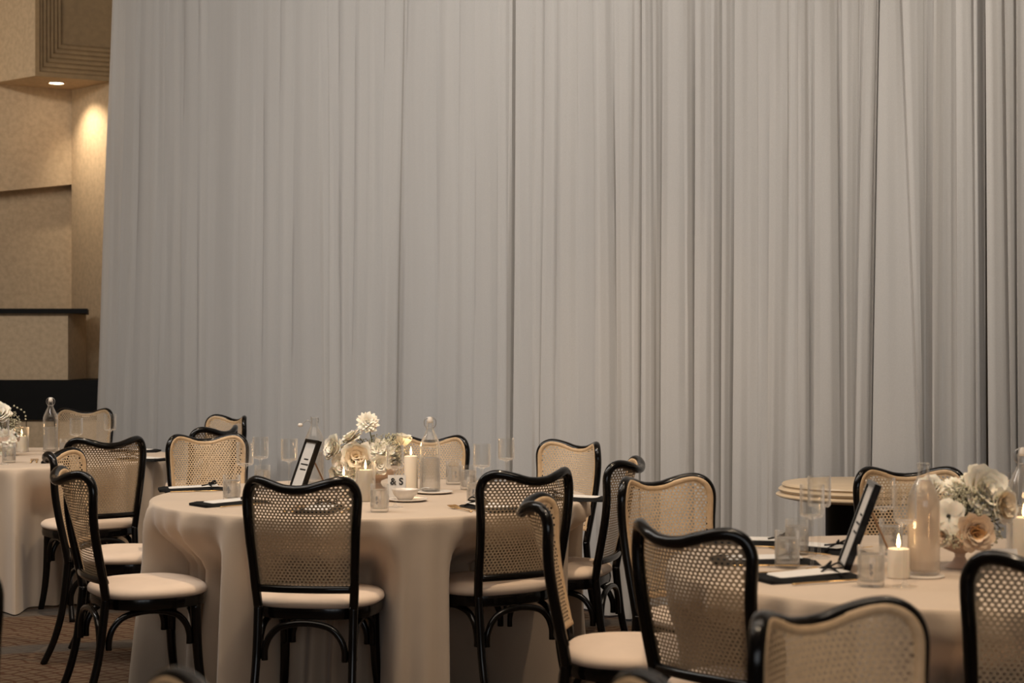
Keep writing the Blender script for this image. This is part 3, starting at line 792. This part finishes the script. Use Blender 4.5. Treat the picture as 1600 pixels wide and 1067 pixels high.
def m_cprint():
    b = MB()
    for i in range(6): b.box((0, .05 - i * .022, .0178 + (.05 - i * .022) * .03), (.05 - .01 * (i % 3), .002, .0004))
    return b.mesh('printed_line', greymark, False)
def fork_mesh():
    b = MB(); b.tube(crom([(0, -.095, .004), (0, -.05, .005), (0, .02, .006), (0, .05, .005)], 4), [.0052, .005, .0048, .0045, .004, .0036, .0034, .0032, .0032, .0032, .0034, .004, .005], 8, flat=(.45, 1))
    b.tube([(0, .048, .005), (0, .06, .005), (0, .068, .006)], [.005, .011, .011], 8, flat=(.2, 1))
    for k in (-1.5, -.5, .5, 1.5): b.tube(crom([(k * .0055, .066, .006), (k * .0055, .085, .009), (k * .005, .102, .012)], 3), .0014, 5)
    return b.mesh('fork', gold)
def knife_mesh():
    b = MB(); b.tube(crom([(0, -.11, .004), (0, -.06, .005), (0, 0, .005)], 4), .0046, 8, flat=(.5, 1))
    vs_ = [(-.005, 0, .004), (.005, 0, .004), (.008, .05, .004), (.006, .09, .004), (-.004, .112, .004), (-.005, .05, .004)]
    b.add(vs_ + [(x_, y_, .006) for x_, y_, _ in vs_], [(5, 4, 3, 2, 1, 0), (6, 7, 8, 9, 10, 11)] + [(i, (i + 1) % 6, 6 + (i + 1) % 6, 6 + i) for i in range(6)])
    return b.mesh('knife', gold)
M_FORK, M_KNIFE = fork_mesh(), knife_mesh()
NP = [None, None, None]
def setting(px, py, phi, where, forks=2, knife=True, dx=0.0):
    """phi: heading of the setting's inner end (the knot), same sense as for chairs"""
    x_, y_ = on_table(px, py); a = R(phi)
    if NP[0] is None:
        o = empty('napkin'); link('napkin_cloth', M_NAP, o); link('menu_card', M_CARD, o); link('tied_cord', M_KNOT, o); NP[0] = o
    else: o = copy_tree(NP[0])
    o.location = (x_, y_, .7505); o.rotation_euler = (0, 0, -a)
    tag(o, 'tied black napkin with white card ' + where, 'napkin', 'black napkins with menu cards')
    tx = Vector((math.cos(a), -math.sin(a)))
    def piece(me, nm, off, rot, lab, g):
        q = bpy.data.objects.new(nm, me); COL.objects.link(q)
        q.location = (x_ + tx.x * off, y_ + tx.y * off, .7505); q.rotation_euler = (0, 0, -a + rot); tag(q, lab, 'cutlery', g)
    if forks > 0: piece(M_FORK, 'dinner_fork', -.094, .02, 'gold fork by the napkin ' + where, 'gold forks')
    if forks > 1: piece(M_FORK, 'salad_fork', -.120, -.03, 'outer gold fork by the napkin ' + where, 'gold forks')
    if knife: piece(M_KNIFE, 'table_knife', .098, .03, 'gold knife by the napkin ' + where, 'gold knives')
setting(304, 766, 75, 'before the lit cane chair, middle table')
setting(362, 788, 50, 'at the rim nearest the open carpet')
setting(503, 798, 8, 'behind the cane back below the picture frame')
setting(762, 795, -30, 'before the chair crossed by another', forks=2)
setting(893, 781, -75, 'beside the curled edge-on chair', forks=0)
setting(1262, 904, 68, 'in front of the slanting frame')
setting(1196, 879, 92, 'between the grey-backed chair and nearest tumbler')
setting(1188, 850, 112, 'on the right table rim below the pedestal table')
setting(1283, 860, 140, 'between the stemmed glasses and slanting frame')
setting(85, 721, -15, 'on the left table below the bottle', forks=2)
setting(222, 719, -60, 'on the left table near the shining cane', forks=1)
setting(208, 706, -90, 'on the left table rim nearest the curtain', forks=0)

# ---- glasses
place('tumbler', 593, 800, 'water tumbler beside the front candle on the middle table')
place('stem', 617, 793, 'wine glass right behind the water tumbler near the white bowl')
place('tumbler', 362, 783, 'water tumbler among the napkins, before the lit cane chair')
place('tumbler', 743, 788, 'water tumbler partly hidden by the chair crossed by the edge-on chair')
place('tumbler', 732, 765, 'water tumbler behind another, at the foot of the tall wine glasses', rz=1)
place('stem', 753, 790, 'wine glass standing over the two tumblers')
place('stem', 791, 775, 'wine glass nearest the curtain side of the middle table')
place('stem', 383, 786, 'wine glass in front of the lit cane chair stile')
place('stem', 407, 772, 'wine glass second behind the napkin pair of the middle table')
place('tumbler', 410, 765, 'water tumbler under the two wine glasses left of the picture frame', rz=2)
place('stem', 452, 777, 'wine glass overlapping the picture frame on the middle table')
place('tumbler', 709, 757, 'water tumbler next to the swing-top bottle before the cane back', rz=.5)
place('tumbler', 1230, 887, 'water tumbler nearest the grey-backed chair on the right table', rz=.3)
place('tumbler', 1245, 866, 'water tumbler second in line behind the nearest tumbler', rz=1.3)
place('tumbler', 1361, 916, 'water tumbler beside the foot of the slanting frame', rz=2.1)
place('stem', 1269, 893, 'nearer of two wine glasses against the pedestal table')
place('stem', 1280, 872, 'farther of two wine glasses against the black pedestal')
place('flute', 1414, 917, 'wine glass in front of the small candle and the peach drink bottle')
place('stem', 1380, 876, 'wine glass behind the slanting frame, before the cane back')
place('stem', 1574, 862, 'wine glass behind the flowers near the picture edge')
place('tumbler', 1392, 866, 'water tumbler behind the small candle on the right table', rz=.8)
place('tumbler', 14, 723, 'water tumbler left of the candle on the left table')
place('stem', 4, 726, 'wine glass under the flowers of the left table')
place('stem', 119, 724, 'wine glass before the far cane back, right of the bottle')
place('stem', 172, 714, 'wine glass at the curtain side of the left table')
place('tumbler', 103, 715, 'water tumbler beside the bottle on the left table', rz=2.6)
# ---- bottles
place('bottle', 672, 769, 'closed swing-top water bottle with white stopper beside the flowers')
place('bottle_open', 491, 757, 'open swing-top bottle with its wire hanging, behind the picture frame', rz=0)
place('bottle', 79, 706, 'swing-top water bottle before the black panel on the left table')
place('drink', 1443, 900, 'bottle of cloudy peach drink in front of the flowers')
place('bottle', 1598, 868, 'water bottle cut by the picture edge on the right table')
# ---- candles
candle(571, 783, .128, 'ivory pillar candle beside the tumbler, in front of the roses')
candle(642, 768, .155, 'tall ivory pillar candle between the flowers and the bottle')
candle(537, 776, .085, 'low pillar candle whose flame shows just over the chair rail', r_=.022)
candle(1404, 903, .080, 'small pillar candle between the tumbler and the peach drink')
candle(1600, 874, .125, 'pillar candle at the picture edge beside the place card', r_=.032)
candle(34, 706, .095, 'ivory pillar candle glowing by the flowers of the left table')
hurricane(34, 706, 'clear cylinder around the candle on the left table', .042, .15)
hurricane(1600, 874, 'clear cylinder around the candle at the picture edge', .050, .16)
hurricane(571, 783, 'clear cylinder around the candle in front of the roses', .041, .165)

# ---- plates and bowl
def plate(px, py, r_, label, z=.7505):
    x_, y_ = on_table(px, py)
    b = MB(); b.lathe([(EPS, .0), (r_ * .6, 0), (r_ * .95, .006), (r_, .009), (r_ * .98, .0105), (r_ * .6, .004), (EPS, .004)], 48)
    return tag(b.build('side_plate', ceramic, None, loc=(x_, y_, z)), label, 'plate', 'small white plates on the middle table')
plate(637, 783, .082, 'white saucer under the white bowl')
plate(678, 771, .082, 'white plate under the swing-top bottle side')
x_, y_ = on_table(633, 783)
b = MB(); b.lathe([(EPS, 0), (.028, 0), (.033, .006), (.048, .024), (.055, .042), (.0545, .0445), (.0515, .042), (.044, .025), (.028, .010), (EPS, .009)], 48)
bo = b.build('bowl', ceramic, None, loc=(x_, y_, .7555)); tag(bo, 'white bowl on a saucer beside the water tumbler', 'bowl')
b = MB(); b.tube(crom([(.01, 0, .014), (.04, -.005, .030), (.075, -.012, .046), (.10, -.018, .047)], 4), .0026, 6, flat=(1, .6))
sp_ = b.build('spoon', steel, None, loc=(x_, y_, .7575)); tag(sp_, 'small spoon leaning in the white bowl', 'spoon')
x_, y_ = on_table(1440, 901)
b = MB(); b.lathe([(EPS, 0), (.058, 0), (.062, .002), (.062, .0045), (EPS, .0045)], 40)
tag(b.build('coaster', ceramic, None, loc=(x_, y_ + .002, .7502)), 'pale round coaster under the peach drink bottle', 'coaster')
for o in bpy.data.objects:
    if o.name.startswith('drink_bottle'): o.location.z = .7550
    if o.name == 'swing_top_bottle': o.location.x -= 0
# ---- frames
def frame(px, py, phi, W, H_, tilt, label):
    x_, y_ = on_table(px, py); o = tag(empty('table_number_frame', (x_, y_, .7515), -R(phi)), label, 'picture frame', 'black frames on the tables')
    # faces local -y turned so that the heading is +y; the panel leans back (towards -y)
    M = Matrix.Rotation(tilt, 4, 'X')
    def bx(c, d): 
        q = MB(); q.box(c, d); q.v = [tuple(M @ Vector(v)) for v in q.v]; return q
    t = .013
    q = MB()
    for c, d in (((-W / 2 + t / 2, 0, H_ / 2), (t, .02, H_)), ((W / 2 - t / 2, 0, H_ / 2), (t, .02, H_)), ((0, 0, t / 2), (W - 2 * t, .02, t)), ((0, 0, H_ - t / 2), (W - 2 * t, .02, t))): q.box(c, d)
    q.v = [tuple(M @ Vector(v)) for v in q.v]; q.build('frame_border', black, o, smooth=False, weld=False)
    bx((0, .002, H_ / 2), (W - 2 * t, .004, H_ - 2 * t)).build('card', paper, o, smooth=False)
    q = MB()
    for i, wd in enumerate((.05, .09, .07)): q.box((0, .0045, H_ * (.62 - i * .1)), (wd, .0006, .006))
    q.v = [tuple(M @ Vector(v)) for v in q.v]; q.build('printed_lines', ink, o, smooth=False, weld=False)
    top = M @ Vector((0, -.012, H_ * .72))
    q = MB(); q.tube([top, (0, top.y - .075, .002)], .009, 4, flat=(.35, 1.3)); q.build('easel_leg', tan, o, smooth=False)
frame(1317, 889, -84, .18, .262, R(20), 'black frame leaning steeply beside the water tumbler on the right table')
frame(463, 768, -117, .16, .235, R(20), 'black frame with a white card on the middle table, above a chair back')
# ---- place cards
def card(px, py, W, H_, label, text=None, rz=0.0):
    x_, y_ = on_table(px, py); o = tag(empty('place_card', (x_, y_, .7505), rz), label, 'card')
    b = MB(); b.add([(-W / 2, -.018, 0), (W / 2, -.018, 0), (W / 2, 0, H_), (-W / 2, 0, H_), (-W / 2, .018, 0), (W / 2, .018, 0)], [(0, 1, 2, 3), (3, 2, 5, 4)])
    b.build('folded_card', paper, o, smooth=False)
    n_ = Vector((0, -H_, .018)).normalized()
    if text:
        fc = bpy.data.curves.new('lettering', 'FONT'); fc.body = text; fc.size = .040; fc.align_x = 'CENTER'; fc.extrude = .0004; fc.offset = .0009
        tmp = bpy.data.objects.new('lettering_source', fc); COL.objects.link(tmp); bpy.context.view_layer.update()
        lm = bpy.data.meshes.new_from_object(tmp.evaluated_get(bpy.context.evaluated_depsgraph_get())); bpy.data.objects.remove(tmp)
        lm.materials.clear(); lm.materials.append(ink); q = bpy.data.objects.new('lettering', lm); COL.objects.link(q); q.parent = o
        tl = math.atan2(.018, H_); q.rotation_euler = (PI / 2 - tl, 0, 0); q.location = (0, -.018 + .018 * .60 - .0012, H_ * .60)
    else:
        b = MB()
        for k in range(5):
            x0 = -W * .3 + k * .006
            b.tube(crom([(x0, -.012, H_ * .35), (x0 + .003, -.0075, H_ * .66), (x0 + .006, -.012, H_ * .36)], 3), .0008, 5)
        b.build('gold_script', gold, o)
card(620, 779, .075, .098, 'small card lettered "& S" between two candles', '& S')
card(1569, 880, .075, .042, 'white place card with gold script under the peach rose')

# ------------------------------------------------------------------ flowers
def bloom_mesh(seed, rings, mats, ruffle=.12, openness=1.0, heart=None):
    """a blossom of curved overlapping petals, unit radius, opening along +z"""
    rnd = random.Random(seed); b = MB()
    nr = len(rings)
    for ri, (n, r0, tilt, ln) in enumerate(rings):
        for k in range(n):
            a = 2 * PI * (k + rnd.uniform(-.2, .2)) / n + ri * .7
            wd = ln * rnd.uniform(.75, 1.0) * (1.0 if n < 7 else .8); L = ln * rnd.uniform(.88, 1.1); tl = tilt + rnd.uniform(-.12, .12)
            nu, nv = 6, 5; vs_ = []
            for i in range(nu + 1):
                u = (i / nu - .5) * 2
                for j in range(nv + 1):
                    v = j / nv
                    w_ = wd * .70 * (.42 + 1.05 * v - .45 * v * v); ve = v * (1 - .12 * u ** 4 * v)
                    out = r0 + L * ve * math.sin(tl) + .20 * L * ve ** 3 * openness
                    up = L * ve * math.cos(tl) - .14 * L * ve ** 4 * openness
                    x_ = u * w_; cup = -abs(u) ** 2 * w_ * .42
                    rf = ruffle * v * v * math.sin(u * 5 + seed + k * 2.1) * ln * .5
                    y_ = out + cup + rf; z_ = up + rf * .5
                    vs_.append((x_ * math.cos(a + PI / 2) + y_ * math.cos(a), x_ * math.sin(a + PI / 2) + y_ * math.sin(a), z_ - .35))
            fs = [(i * (nv + 1) + j, (i + 1) * (nv + 1) + j, (i + 1) * (nv + 1) + j + 1, i * (nv + 1) + j + 1) for i in range(nu) for j in range(nv)]
            b.add(vs_, fs, 1 if (heart and ri <= heart - 1) else 0)
    return b.mesh('bloom', mats, True, False)
ROSE = [(3, .02, .0, .80), (4, .10, .06, .88), (5, .20, .16, .92), (6, .32, .30, .92), (6, .42, .52, .86), (7, .46, .85, .74)]
CARN = [(7, .02, .12, .6), (8, .08, .4, .75), (9, .14, .75, .85), (10, .18, 1.1, .9), (10, .2, 1.45, .85)]
BUD = [(4, .04, .05, .9), (5, .12, .16, 1.0), (5, .20, .32, 1.0)]
OPENF = [(6, .16, 1.25, .85), (6, .2, 1.45, .9)]
BM = {'rose_w': [bloom_mesh(s, ROSE, [petal_w]) for s in (1, 2)], 'rose_c': [bloom_mesh(5, ROSE, [petal_w, petal_c], heart=4)],
      'rose_p': [bloom_mesh(6, ROSE, [petal_w, petal_p], heart=3)], 'rose_a': [bloom_mesh(9, ROSE, [petal_p, heart_p], heart=2)],
      'carn': [bloom_mesh(s, CARN, [petal_w], .35) for s in (3, 4)], 'bud': [bloom_mesh(7, BUD, [petal_w], .05, .4)], 'open': [bloom_mesh(8, OPENF, [petal_w], .08)]}
def flowers(px, py, label, blooms, fillers, sprigs=(), zt=.7505, seed=1, Rb=.088):
    x_, y_ = on_table(px, py); base = Vector((x_, y_, zt)); rnd = random.Random(seed)
    o = tag(empty('flower_arrangement', base), label, 'flowers', 'white flower centrepieces')
    b = MB(); b.lathe([(EPS, 0), (.042, 0), (.045, .003), (.040, .008), (.022, .018), (.014, .032), (.016, .042), (.035, .050), (Rb * .75, .064), (Rb, .088), (Rb * 1.02, .112), (Rb * .98, .112), (Rb * .92, .088), (Rb * .6, .066), (EPS, .058)], 44)
    bw = b.build('footed_bowl', peachcer, o)
    hub = Vector((0, 0, .10)); tops = []
    for (bx_, by_, rp, kind, dz, face) in blooms:
        Z = y_ + dz; c = pt(bx_, by_, Z) - base; r_ = rp / F * Z * 1.08
        me = BM[kind][len(tops) % len(BM[kind])]
        q = link('bloom', me, o); q.location = c
        d = Vector(face) if face else (c - hub * .6 + Vector((0, -.02, 0)))
        q.rotation_euler = d.normalized().to_track_quat('Z', 'Y').to_euler(); q.scale = (r_, r_, r_)
        s_ = MB(); s_.tube(crom([hub + Vector((rnd.uniform(-.03, .03), rnd.uniform(-.03, .03), -.01)), hub.lerp(c, .55) + Vector((0, 0, -.01)), c - d.normalized() * r_ * .2], 4), .0026, 6)
        s_.build('stem', green, o); tops.append(c)
        if kind == 'open':
            e = MB(); e.ball((0, 0, 0), .11, 10, 6); h_ = e.build('flower_centre', ink, q); h_.location = (0, 0, -.05)
    fl = MB(); st = MB(); nball = 0
    for (fx, fy, rx, ry, dz, n) in fillers:
        Z = y_ + dz; c = pt(fx, fy, Z) - base
        for k in range(n):
            while True:
                u = Vector((rnd.uniform(-1, 1), rnd.uniform(-1, 1), rnd.uniform(-1, 1)))
                if u.length < 1: break
            p = c + Vector((u.x * rx / F * Z, u.y * .07, u.z * ry / F * Z))
            rr = rnd.uniform(.0022, .0046)
            fl.ball(p, rr, 5, 3, sc_=(1, 1, rnd.uniform(.7, 1.1)))
            if k % 3 == 0: st.tube([hub + (p - hub) * .25 + Vector((rnd.uniform(-.02, .02), 0, 0)), p], .0007, 3, cap=False)
    for (ax, ay, dz) in sprigs:
        fl.ball(pt(ax, ay, y_ + dz) - base, .0055, 6, 4)
    if sprigs: st.tube([hub] + [pt(a, b_, y_ + c_) - base for a, b_, c_ in sprigs], .0009, 4)
    f_ = fl.build('filler_blossoms', breath, o, weld=False); f_['kind'] = 'stuff'
    g_ = st.build('filler_stems', darkgreen, o, weld=False); g_['kind'] = 'stuff'
    # leaves round the rim
    for k in range(9):
        a = rnd.uniform(0, 2 * PI); L = rnd.uniform(.05, .08); wd = .014; vs_ = []
        for j in range(5):
            v = j / 4; ww = wd * math.sin(PI * (.08 + .86 * v)); q0 = Vector((math.cos(a), math.sin(a), 0)); s0 = Vector((-math.sin(a), math.cos(a), 0))
            cpt = q0 * (.05 + L * v) + Vector((0, 0, .115 + .03 * math.sin(v * 2.6) - .02 * v))
            vs_ += [cpt - s0 * ww + Vector((0, 0, .003)), cpt, cpt + s0 * ww + Vector((0, 0, .003))]
        fs = []
        for j in range(4): fs += [(j * 3, j * 3 + 1, j * 3 + 4, j * 3 + 3), (j * 3 + 1, j * 3 + 2, j * 3 + 5, j * 3 + 4)]
        lf = MB(); lf.add(vs_, fs); lf.build('leaf', darkgreen, o, weld=False)
    return o
flowers(590, 766, 'white roses and carnations in a footed bowl behind the candle, middle table', [
    (575, 658, 14, 'carn', -.02, (0.1, -.7, .5)), (546, 682, 17, 'carn', 0, None), (521, 700, 18, 'rose_w', -.02, (-.8, -.6, .3)),
    (557, 716, 23, 'rose_c', -.06, (.1, -1, .25)), (535, 727, 16, 'rose_w', -.05, (-.5, -.8, 0)), (592, 704, 20, 'carn', -.03, (0, -.8, .6)),
    (629, 690, 18, 'bud', 0, (.3, -.2, 1)), (594, 726, 14, 'rose_w', -.08, (.2, -1, .1)), (612, 712, 13, 'rose_w', .04, None), (577, 735, 12, 'rose_w', -.07, (0, -1, 0)), (551, 744, 14, 'rose_w', -.07, (-.2, -1, -.1)), (524, 741, 12, 'rose_w', -.04, (-.8, -.7, -.1))],
    [(612, 705, 26, 30, 0, 380), (556, 697, 16, 16, .02, 110), (545, 752, 20, 12, -.04, 90), (600, 690, 30, 14, .02, 130)], seed=3)
flowers(1500, 887, 'white roses, anemone and tiny blossoms in a blush footed bowl, right table', [
    (1541, 768, 36, 'rose_w', -.02, (.35, -.85, .45)), (1568, 790, 25, 'rose_c', -.05, (.6, -.8, .1)), (1483, 806, 21, 'open', -.10, (-.15, -1, .15)),
    (1525, 832, 26, 'rose_a', -.11, (.1, -1, .05)), (1452, 764, 22, 'rose_w', .05, (-.5, -.4, .7)), (1500, 757, 20, 'carn', .06, (0, -.4, 1)),
    (1474, 838, 15, 'rose_p', -.08, (-.8, -.6, .0)), (1520, 752, 18, 'rose_w', .04, (.1, -.3, 1))],
    [(1508, 795, 40, 40, -.03, 760), (1490, 840, 26, 16, -.07, 140), (1552, 820, 14, 34, -.02, 120)], seed=5, Rb=.090)
flowers(6, 712, 'white flowers with a drooping sprig, cut by the picture edge on the left table', [
    (-2, 646, 17, 'rose_w', -.03, (.1, -.7, .6)), (10, 686, 13, 'carn', -.07, (.1, -1, .1)), (-14, 668, 15, 'rose_c', -.05, (-.2, -1, .2)), (3, 705, 8, 'rose_w', -.08, None)],
    [(20, 664, 12, 22, 0, 260), (2, 672, 18, 22, 0, 160)], [(14, 640, 0), (22, 634, 0), (27, 637, 0), (33, 640, -.01), (38, 644, -.01), (40, 650, -.01), (40, 655, -.01)], seed=8)
